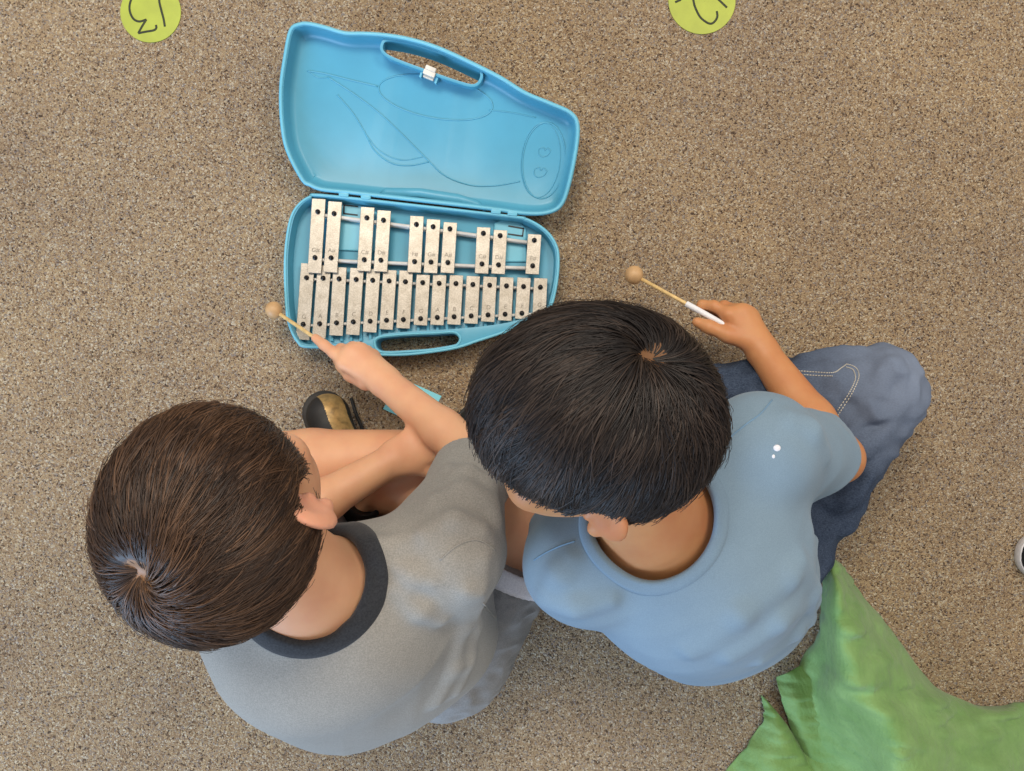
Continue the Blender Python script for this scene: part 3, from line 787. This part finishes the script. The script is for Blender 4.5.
def collar(vol, name, mat, parent, cn, n, r, ra, rb, r_in, r_out, thick, over=.004):
    """rib band following the shirt around the neck opening; radii scaled by (ra along r, rb across)"""
    n = nrm(n); r = nrm(r-n*np.dot(r, n)); f = np.cross(n, r); T = 96; J = 7
    def march(p):
        for k in range(140):
            q = p-n*(k*.001-.05); I = np.round((q-vol.lo)/vol.h).astype(int)
            if np.all(I >= 0) and np.all(I < vol.n) and vol.D[tuple(I)] < 0: return .05-k*.001
        return None
    hts = np.zeros((J, T)); pos = np.zeros((J, T, 3))
    for j in range(J):
        rho = r_in+(r_out-r_in)*j/(J-1)
        for i in range(T):
            a = 2*PI*i/T; d = r*math.cos(a)*ra+f*math.sin(a)*rb; p = cn+d*rho; h = march(cn+d*max(rho, r_in+.006)); pos[j,i] = p; hts[j,i] = np.nan if h is None else h
        row = hts[j]; good = ~np.isnan(row)
        if good.any(): row[~good] = np.interp(np.nonzero(~good)[0], np.nonzero(good)[0], row[good], period=T)
        for _ in range(5): row[:] = (np.roll(row, 1)+row*2+np.roll(row, -1))/4
    G = np.zeros((J, T, 3))
    for j in range(J):
        x = j/(J-1); bul = .0022+thick*(1-(2*x-1)**4)+(-over if j == 0 else 0)
        G[j] = pos[j]+n*(hts[j]+bul)[:,None]
    m = MB(); V = list(G.reshape(-1, 3)); V2 = list((G-n*thick*1.6).reshape(-1, 3)); L = J*T
    Fc = []
    for j in range(J-1):
        for i in range(T):
            a, b, c_, d = j*T+i, j*T+(i+1) % T, (j+1)*T+(i+1) % T, (j+1)*T+i
            Fc += [(a, b, c_, d), (L+d, L+c_, L+b, L+a)]
    for i in range(T):
        Fc += [(i, L+i, L+(i+1) % T, (i+1) % T), ((J-1)*T+(i+1) % T, L+(J-1)*T+(i+1) % T, L+(J-1)*T+i, (J-1)*T+i)]
    m.add(V+V2, Fc); return m.build(name, mat, parent)
def fold(vol, px, r=.006, k=.016, sink=.55, op='u'):
    k = .018; r = min(r, .0065)
    Pt = [vol.hit(u, v) for u, v in px]; Pt = [p for p in Pt if p is not None]
    if len(Pt) < 2: return
    m = len(Pt)
    if op == 'u': Pt = [p-A3(0,0,r*sink) for p in Pt]
    else: Pt = [p+A3(0,0,r*sink) for p in Pt]
    rr = [r*(.35+.65*math.sin(PI*(i+.5)/m)) for i in range(m)]
    vol.chain(Pt, rr, k, op=op)
def seam(vol, px, name, mat, parent, r=.0007, lift=.0004, n=8, dash=False):
    P = [vol.hit(u, v) for u, v in spline([A3(*p) for p in px], n)]; P = [p+A3(0,0,lift) for p in P if p is not None]
    if len(P) < 2: return
    m = MB()
    if dash:
        for i in range(0, len(P)-1): m.tube([P[i], P[i]+(P[i+1]-P[i])*.66], r, 6)
    else: m.tube(P, r, 6)
    return m.build(name, mat, parent)
def shoe(parent, heel, toe, up, name, mats, label, gold=True, wid=.034):
    up = nrm(up); t = toe-heel; L = np.linalg.norm(t); t = nrm(t); up = nrm(up-t*np.dot(up, t)); s = np.cross(t, up)
    lo = np.minimum(heel, toe)-.09; hi = np.maximum(heel, toe)+.09
    X = lambda a, b, c: heel+t*a*L+s*b+up*c
    v = Vol(lo, hi, .002)
    v.chain([X(.17,0,0), X(.5,.002,0), X(.82,.001,0)], [wid*.88, wid*.9, wid*1.02], .01, (up, 3.2)); v.half(X(0,0,-.009), -up, lo, hi, .003); v.half(X(0,0,.009), up, lo, hi, .003)
    so = as_object(name, v, mats[0], parent)
    if label: so['label'] = label
    u = Vol(lo, hi, .0014)
    u.chain([X(.16,0,.02), X(.5,0,.02), X(.80,0,.012)], [wid*.82, wid*.84, wid*.93], .015, (up, 1.15)); u.chain([X(.16,0,.05), X(.34,0,.048), X(.6,0,.03)], [wid*.78, wid*.8, wid*.7], .02)
    u.half(X(0,0,.004), -up, lo, hi, .002)
    u.cap(X(.2,0,.06), X(.22,0,.11), wid*.68, wid*.7, .004, op='s')
    def mi(V, F4):
        ce = V[F4].mean(1)-heel; a = ce@t/L; b = ce@s
        r = np.zeros(len(F4), np.int32); r[(a > .48) & (np.abs(b-.004) < .0135*1.15) & (a < .985)] = 1 if gold else 0; return r
    as_object('upper', u, [mats[1], mats[2]], so, mi=mi)
    l = MB()
    for i in range(4):
        a = .36+i*.075; P = [u.hit(0,0) for _ in ()]
        l.tube(spline([X(a,-.016,.062-.055*(a-.33)), X(a+.02,0,.072-.06*(a-.33)), X(a,.016,.062-.055*(a-.33))], 5), .0022, 8)
    l.build('laces', M['shoe_black'], so); return so
def person(label):
    return dict(label=label)

# ---------------------------------------------------------------- boy in the grey shirt
def grey_boy():
    r_ = nrm(A3(.95,.30,0)); f_ = nrm(A3(-.30,.95,0))
    hc = W(220, 519, .490)
    U = nrm(A3(-.46,.22,.86)); F = nrm(A3(-.14,.88,-.40)); F = nrm(F-U*np.dot(F,U)); R = np.cross(F, U)
    P0, P1, P2, P3 = A3(-.158,-.325,.10), A3(-.163,-.312,.20), A3(-.176,-.258,.305), A3(-.200,-.203,.385)
    SL, SR = A3(-.270,-.228,.342), A3(-.066,-.174,.350)
    ER, WR = W(475, 457, .20), W(386, 383, .118)
    EL, WL = W(285, 524, .205), W(394, 459, .165)
    HR, HL = A3(-.095,-.355,.09), A3(-.240,-.345,.09)
    KR, AR = W(533, 492, .130), W(388, 490, .075)
    KL, AL = W(243, 470, .115), W(438, 452, .095)
    v = Vol((-.48,-.52,-.005), (.12,.13,.62), .0025)
    # trunk and legs
    v.chain([P0, P1, P2], [.105,.10,.098], .03, (f_, 1.25)); v.chain([P2, P3], [.09,.05], .03, (f_, 1.2)); v.cap(SL, SR, .044, .044, .04)
    for h, k, a in ((HR, KR, AR), (HL, KL, AL)):
        v.cap(P0, h, .09, .08, .03); v.cap(h, k, .077, .052, .02); v.cap(k, k+(a-k)*.35, .050, .046, .012); v.cap(k+(a-k)*.35, a, .046, .031, .01)
    v.chain([AR, W(366,500,.05), W(348,455,.035), W(338,430,.03)], [.030,.028,.022,.014], .012); v.chain([AL, W(465,436,.06), W(480,420,.045)], [.030,.028,.022], .012)
    # arms
    for s, e, w in ((SR, ER, WR), (SL, EL, WL)):
        v.cap(s, e, .040, .029, .015); v.cap(e, e+(w-e)*.35, .0285, .0262, .01); v.cap(e+(w-e)*.35, w, .0262, .0205, .01)
    # right hand on the mallet, index stretched along the stick
    w_ = lambda L: [W(*x) for x in L]
    hand_abs(v, WR, w_([(345,363,.108),(351,353,.106),(362,352,.100),(373,357,.092)]),
             [w_([(334,353,.101),(324,345,.094),(315.5,338,.088)]), w_([(341,349,.088),(346,357,.072),(353,361,.070)]), w_([(353,347,.082),(356,354,.067),(363,359,.066)]), w_([(367,351,.077),(369,357,.064),(374,361,.062)])],
             w_([(366,381,.104),(351,374,.092),(343,366,.085),(337,359,.080)]))
    # left hand holding the shin
    d = nrm(A3(.75,.42,-.10)); n = nrm(A3(.05,.15,1)); s = -np.cross(n, d)
    hand(v, WL, d, n, s, [(30,35,25), (30,40,25), (34,40,25), (38,40,25)], [(.020,.016,-.010), (.020,.006,-.012), (.014,0,-.012)], 1.0)
    head(v, hc, R, F, U, P3)
    body = as_object('person', v, [M['skin_fair'], M['lip_fair'], M['eye_white'], M['iris'], M['ear_fair']], origin=(P0[0], P0[1], 0), smooth=1, mi=lambda V, Q: face_mats(V, Q, hc, R, F, U))
    tag(body, 'brown-haired child in grey shirt with charcoal collar, sitting cross-legged, pointing at the glockenspiel', 'person', 'children sitting on the carpet')
    hair('hair', body, M['hair_brown'], hc, R, F, U, (.086,.097,.089), (0,-.004,.010), (-.034,.27), (-.03,-.50,.86), 21, 30000, .55, (.22,.25), .4, .25, (.15,.15))
    # shorts
    q = Vol((-.42,-.50,-.004), (.12,.0,.24), .003)
    q.chain([P0, P1], [.112,.105], .03, (f_, 1.2))
    for h, k in ((HR, KR), (HL, KL)): q.cap(P0, h, .10, .09, .03); q.cap(h, h+(k-h)*.62, .095, .084, .02)
    for h, k in ((HR, KR), (HL, KL)): q.half(h+(k-h)*.66, nrm(k-h), np.minimum(h, k)-.1 if h is HL else A3(-.05,-.3,-.01), A3(.12,.0,.3) if h is HR else A3(-.19,.0,.3), .004)
    q.disp(lambda P: (np.abs(vnoise(P*A3(45,70,45), 4)-.5)-.2)*.012)
    sh = as_object('shorts', q, M['shorts'], body)
    # white ribbed cuff of the right leg
    ct = HR+(KR-HR)*.62; dd = nrm(KR-HR); e1 = nrm(np.cross(dd, A3(0,0,1))); e2 = np.cross(e1, dd); m = MB(); V = []; T = 120
    for j in range(5):
        rr = .0895-.0004*j+.0005*(j % 2)
        for i in range(T):
            a = 2*PI*i/T; V.append(ct+dd*(-.010+.0065*j)+(e1*math.cos(a)+e2*math.sin(a))*(rr+.0012*(i % 2)))
    m.add(V, [(j*T+i, j*T+(i+1) % T, (j+1)*T+(i+1) % T, (j+1)*T+i) for j in range(4) for i in range(T)])
    cf = m.build('leg_cuff', M['white_rib'], sh, solid=.002); cf['label'] = 'white ribbed cuff on the right leg'
    # shirt
    t = Vol((-.46,-.55,-.004), (.10,-.02,.46), .0025)
    t.chain([P0-A3(0,.0,.02), P1, P2], [.130,.127,.112], .03, (f_, 1.25)); t.chain([P2, P3], [.106,.058], .04, (f_, 1.3)); t.cap(SL, SR, .051, .050, .045)
    t.cap(P2-r_*.05, P1-r_*.05, .10, .11, .04); t.cap(SR+A3(-.012,-.015,-.055), P1+r_*.072-f_*.01, .050, .062, .05); t.cap(SR+A3(.0,.010,-.05), P1+r_*.060+f_*.02, .042, .056, .04); t.cap(P1+f_*.035, P0+f_*.045, .10, .10, .04)
    t.cap(SR, ER, .051, .046, .03); t.cap(SL, EL, .058, .052, .03)
    t.cap(W(425,668,.06), W(455,650,.08), .07, .06, .03)
    for s_, e_, k in ((SR, ER, .86), (SL, EL, .62)):
        p = s_+(e_-s_)*k; dd = nrm(e_-s_); t.half(p, dd, p-.12, p+.12, .003); t.cap(p-dd*.025, p+dd*.05, .0405, .040, .003, op='s')
    t.half(A3(0,0,.004), A3(0,0,-1), A3(-1,-1,-1), A3(1,1,1), .003)
    nn = nrm(A3(-.10,.42,.9)); cn = P3+A3(.006,.012,.012)
    # folds
    for L, rr in (([(448,470),(462,480),(480,500)], .007), ([(436,500),(462,492),(490,505)], .007), ([(425,535),(455,520),(480,530)], .006), ([(470,470),(488,490),(494,520)], .006),
                  ([(484,560),(478,590),(473,625),(466,660),(456,690)], .004), ([(466,590),(462,625),(452,665),(436,700)], .0035), ([(385,560),(410,575),(430,580)], .005), ([(395,590),(420,610),(440,620)], .004), ([(350,545),(375,550),(400,545)], .005)):
        fold(t, L, rr, .02)
    dn = nrm(A3(-.26,-.96,-.5)); sd = nrm(np.cross(dn, A3(0,0,1))); ud = np.cross(sd, dn)
    t.disp(lambda P: (np.abs(vnoise(np.stack([P@dn*7, P@sd*34, P@ud*20], 1), 3)-.5)-.2)*.016*np.clip((P@r_+.12)/.10, .2, 1)+(vnoise(P*16, 8)-.5)*.004)
    t.chain([cn-nn*.05, cn, cn+nn*.05], [.054,.056,.062], .004, op='s')
    tee = as_object('t_shirt', t, M['grey_tee'], body)
    c_ = collar(t, 'collar', M['rib'], tee, cn, nn, r_, 1.05, .98, .051, .072, .0035); c_['label'] = 'charcoal ribbed collar'
    seam(t, [(440,560),(458,545),(478,540),(495,550)], 'shoulder_seam', M['grey_tee'], tee, .0012, 0)
    seam(t, [(483,603),(500,622),(520,631),(535,628)], 'hem', M['grey_tee'], tee, .0013, 0)
    shoe(body, W(356,530,.045), W(318.5,389,.03), A3(.55,.05,.83), 'shoe', [M['shoe_sole'], M['shoe_black'], M['shoe_gold']], 'black shoe with a gold toe panel')
    shoe(body, W(432,462,.06), W(487,418,.03), A3(-.1,-.3,.9), 'shoe', [M['shoe_sole'], M['shoe_black'], M['shoe_gold']], None, gold=False)
    m = MB(); m.tube(spline([W(352,450,.06), W(362,432,.03), W(356,414,.008), W(351,398,.004)], 6), .0026, 8); m.build('loose_lace', M['shoe_black'], body)

# ---------------------------------------------------------------- boy in the blue shirt
def blue_boy():
    r_ = nrm(A3(.81,.58,0)); f_ = nrm(A3(-.58,.81,0))
    hc = W(594, 422, .497)
    U = nrm(A3(-.07,.68,.73)); F = nrm(A3(-.94,-.20,-.36)); F = nrm(F-U*np.dot(F,U)); R = np.cross(F, U)
    P0, P1, P2, P3 = A3(.258,-.240,.10), A3(.244,-.224,.20), A3(.200,-.180,.305), A3(.138,-.130,.385)
    SL, SR = W(582, 564, .345), W(758, 448, .355)
    ER, WR = W(838, 458, .20), W(764, 354, .122)
    EL, WL = A3(.075,-.17,.19), A3(.115,-.06,.13)
    HR, HL = A3(.340,-.215,.09), A3(.215,-.255,.09)
    KR, AR = W(876, 392, .11), W(685, 402, .055)
    KL, AL = W(596, 450, .11), W(690, 428, .05)
    v = Vol((-.06,-.42,-.005), (.60,.14,.63), .0025)
    v.chain([P0, P1, P2], [.10,.095,.093], .03, (f_, 1.25)); v.chain([P2, P3], [.088,.05], .03, (f_, 1.2)); v.cap(SL, SR, .042, .042, .04)
    for h, k, a in ((HR, KR, AR), (HL, KL, AL)):
        v.cap(P0, h, .08, .075, .03); v.cap(h, k, .066, .045, .02); v.cap(k, a, .043, .03, .01)
    v.chain([AR, W(668,410,.03)], [.028,.02], .012); v.chain([AL, W(715,425,.03)], [.028,.02], .012)
    for s, e, w in ((SR, ER, WR), (SL, EL, WL)):
        v.cap(s, e, .041, .030, .015); v.cap(e, e+(w-e)*.35, .029, .0285, .01); v.cap(e+(w-e)*.35, w, .0285, .0205, .01)
    # right hand: stick between thumb and curled index
    w_ = lambda L: [W(*x) for x in L]
    hand_abs(v, WR, w_([(729,315,.118),(741,312,.116),(751,318,.107),(757,328,.096)]),
             [w_([(714,306,.110),(702,305,.101),(704,313,.090)]), w_([(724,306,.098),(713,311,.086),(719,318,.080)]), w_([(735,311,.086),(724,317,.075),(730,323,.071)]), w_([(743,322,.078),(733,325,.070),(738,330,.068)])],
             w_([(748,341,.122),(728,335,.120),(709,327,.114),(697,322,.109)]), .0076, .0108)
    d = nrm(A3(.2,.9,-.5)); n = nrm(A3(-.1,.3,1)); s = np.cross(d, n)
    hand(v, WL, d, n, s, [(25,30,20)]*4, [(.020,.016,-.006), (.020,.008,-.008), (.014,.002,-.006)], .98)
    head(v, hc, R, F, U, P3, .044)
    body = as_object('person', v, [M['skin_tan'], M['lip_tan'], M['eye_white'], M['iris'], M['ear_tan']], origin=(P0[0], P0[1], 0), smooth=1, mi=lambda V, Q: face_mats(V, Q, hc, R, F, U))
    tag(body, 'black-haired child in light blue t-shirt and jeans, sitting cross-legged with a taped mallet', 'person', 'children sitting on the carpet')
    hair('hair', body, M['hair_black'], hc, R, F, U, (.091,.104,.091), (0,-.002,.010), (-.030,.36), (.0,-.42,.90), 33, 30000, .60, (-.1,.3), .7, .15, (.42,.15))
    # jeans
    q = Vol((.02,-.42,-.004), (.60,.10,.26), .003)
    q.chain([P0, P1], [.112,.100], .03, (f_, 1.2))
    for h, k, a in ((HR, KR, AR), (HL, KL, AL)):
        q.cap(P0, h, .10, .09, .03); q.cap(h, k, .082, .063, .02); q.cap(k, a, .060, .047, .008)
        q.half(a, nrm(a-k), a-.06, a+.06, .003); q.cap(a-nrm(a-k)*.02, a+nrm(a-k)*.04, .036, .036, .003, op='s')
    for L, rr in (([(735,372),(770,362),(810,352)], .008), ([(730,388),(765,380),(800,366)], .007), ([(870,352),(890,366),(905,385)], .005), ([(845,500),(868,478),(890,455)], .005), ([(800,358),(830,352),(860,350)], .006), ([(760,395),(800,380),(830,372)], .006), ([(815,400),(835,385),(850,372)], .007), ([(805,415),(828,405),(845,388)], .006), ([(860,400),(880,385),(895,365)], .005), ([(835,470),(860,450),(885,430)], .005), ([(850,430),(875,415),(900,405)], .004), ([(830,505),(850,500),(870,480)], .006), ([(828,530),(845,525),(858,512)], .006)):
        fold(q, L, rr, .014)
    q.disp(lambda P: ((np.abs(vnoise(P*A3(30,38,30), 6)-.5)-.2)*.016+(vnoise(P*80, 2)-.5)*.003))
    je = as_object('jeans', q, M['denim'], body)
    for L in ([(797,370.6),(815,372),(833,372.6),(841,368),(846,364.5)], [(846,364),(853,366),(857.5,370),(858.5,378),(852,393),(840,412),(832,424)], [(846,367),(852,369),(854.5,373),(855,380),(849,393),(837,411)], [(797,374),(815,375.4),(833,376)]):
        seam(q, L, 'stitching', M['thread'], je, .0007, .0004, 7, True)
    # shirt
    t = Vol((-.02,-.44,.02), (.46,.04,.46), .0025)
    t.chain([P0-A3(0,0,.01), P1, P2], [.120,.118,.112], .03, (f_, 1.2)); t.chain([P2, P3], [.106,.058], .04, (f_, 1.2)); t.cap(SL, SR, .052, .052, .05)
    t.cap(P2-f_*.02, P1-f_*.015, .10, .10, .05); t.cap(P2-f_*.02-r_*.03, P1-f_*.01-r_*.03, .085, .095, .05); t.cap(P1+f_*.035, P0+f_*.045, .095, .10, .04)
    t.cap(SR, ER, .052, .047, .03); t.cap(SL, EL, .056, .052, .03)
    for s_, e_, k in ((SR, ER, .72), (SL, EL, .6)):
        p = s_+(e_-s_)*k; dd = nrm(e_-s_); t.half(p, dd, p-.12, p+.12, .003); t.cap(p-dd*.025, p+dd*.05, .041, .041, .003, op='s')
    t.half(A3(0,0,.055), A3(0,0,-1), A3(-1,-1,-1), A3(1,1,1), .003)
    nn = nrm(A3(-.28,.42,.86)); cn = P3+A3(0,0,.012)
    for L, rr in (([(640,672),(690,650),(740,615),(790,575),(815,540)], .008), ([(670,680),(730,655),(780,620),(815,585)], .008), ([(760,660),(795,630),(815,600)], .006), ([(800,560),(812,590),(810,620)], .006), ([(550,590),(560,575),(572,560)], .005), ([(545,600),(575,605),(610,600)], .005), ([(790,420),(810,430),(825,455)], .004)):
        fold(t, L, rr, .022)
    t.disp(lambda P: (np.abs(vnoise(np.stack([P@r_*6, P@f_*30+P[:,2]*10, P[:,2]*26], 1), 13)-.5)-.2)*.020*np.clip((.36-P[:,2])/.14, .12, 1)+(vnoise(P*15, 18)-.5)*.004)
    t.chain([cn-nn*.05, cn, cn+nn*.05], [.057,.058,.064], .004, op='s')
    tee = as_object('t_shirt', t, M['blue_tee'], body)
    collar(t, 'collar', M['blue_tee'], tee, cn, nn, r_, 1.05, 1.0, .0555, .069, .002)
    seam(t, [(722,455),(728,440),(745,425),(760,414),(772,400)], 'shoulder_seam', M['tee_thread'], tee, .0008, .0002)
    seam(t, [(534,560),(545,553),(560,546),(575,541)], 'shoulder_seam', M['tee_thread'], tee, .0008, .0002)
    p = t.hit(777, 448)
    if p is not None: m = MB(); m.ball(p, .0036, 16, 8, (1,.9,.3)); m.ball(t.hit(773.5, 456.5), .0017, 12, 8, (.9,1.2,.35)); o = m.build('paint_spot', M['white_rib'], tee); o['label'] = 'small whitish spots on the right shoulder'
    shoe(body, A3(*W(715,398,.03)), A3(*W(610,402,.03)), A3(0,0,1), 'shoe', [M['shoe_sole'], M['shoe_black'], M['shoe_gold']], None, gold=False)
    shoe(body, A3(*W(680,440,.03)), A3(*W(712,385,.03))*A3(1,1,1), A3(0,0,1), 'shoe', [M['shoe_sole'], M['shoe_black'], M['shoe_gold']], None, gold=False)
grey_boy(); blue_boy()
# ================================================================ light and camera
def area(name, loc, target, size, power, col, sy=None):
    d = bpy.data.lights.new(name, 'AREA'); d.energy = power; d.color = col; d.size = size
    if sy: d.shape = 'RECTANGLE'; d.size_y = sy
    o = bpy.data.objects.new(name, d); C.objects.link(o); o.location = loc
    o.rotation_euler = (Vector(target)-Vector(loc)).to_track_quat('-Z', 'Y').to_euler(); return o
area('ceiling_light', (-.55, 1.35, 2.7), (-.1, .0, 0), 1.2, 46, (1., .90, .77), .7)
area('ceiling_light', (1.3, .9, 2.7), (.1, 0, 0), 1.2, 28, (1., .90, .77), .7)
area('window_light', (-2.3, -2.5, 1.3), (0, -.2, .2), 2.0, 112, (.46, .69, 1.), 1.5)
wd = bpy.data.worlds.new('room'); bpy.context.scene.world = wd; wd.use_nodes = True
wd.node_tree.nodes['Background'].inputs[0].default_value = (.95, .95, 1., 1); wd.node_tree.nodes['Background'].inputs[1].default_value = .42
cam = bpy.data.cameras.new('camera'); co = bpy.data.objects.new('camera', cam); C.objects.link(co)
co.location = (0, 0, H); co.rotation_euler = (0, 0, 0); cam.sensor_width = 36; cam.lens = 36*FPX/1024; cam.clip_start = .02
sc = bpy.context.scene; sc.camera = co
vs = sc.view_settings; vs.view_transform = 'Standard'; vs.look = 'None'; vs.gamma = 1; vs.exposure = .22; vs.use_curve_mapping = False
for o in bpy.data.objects:
    if '_w' in o: del o['_w']
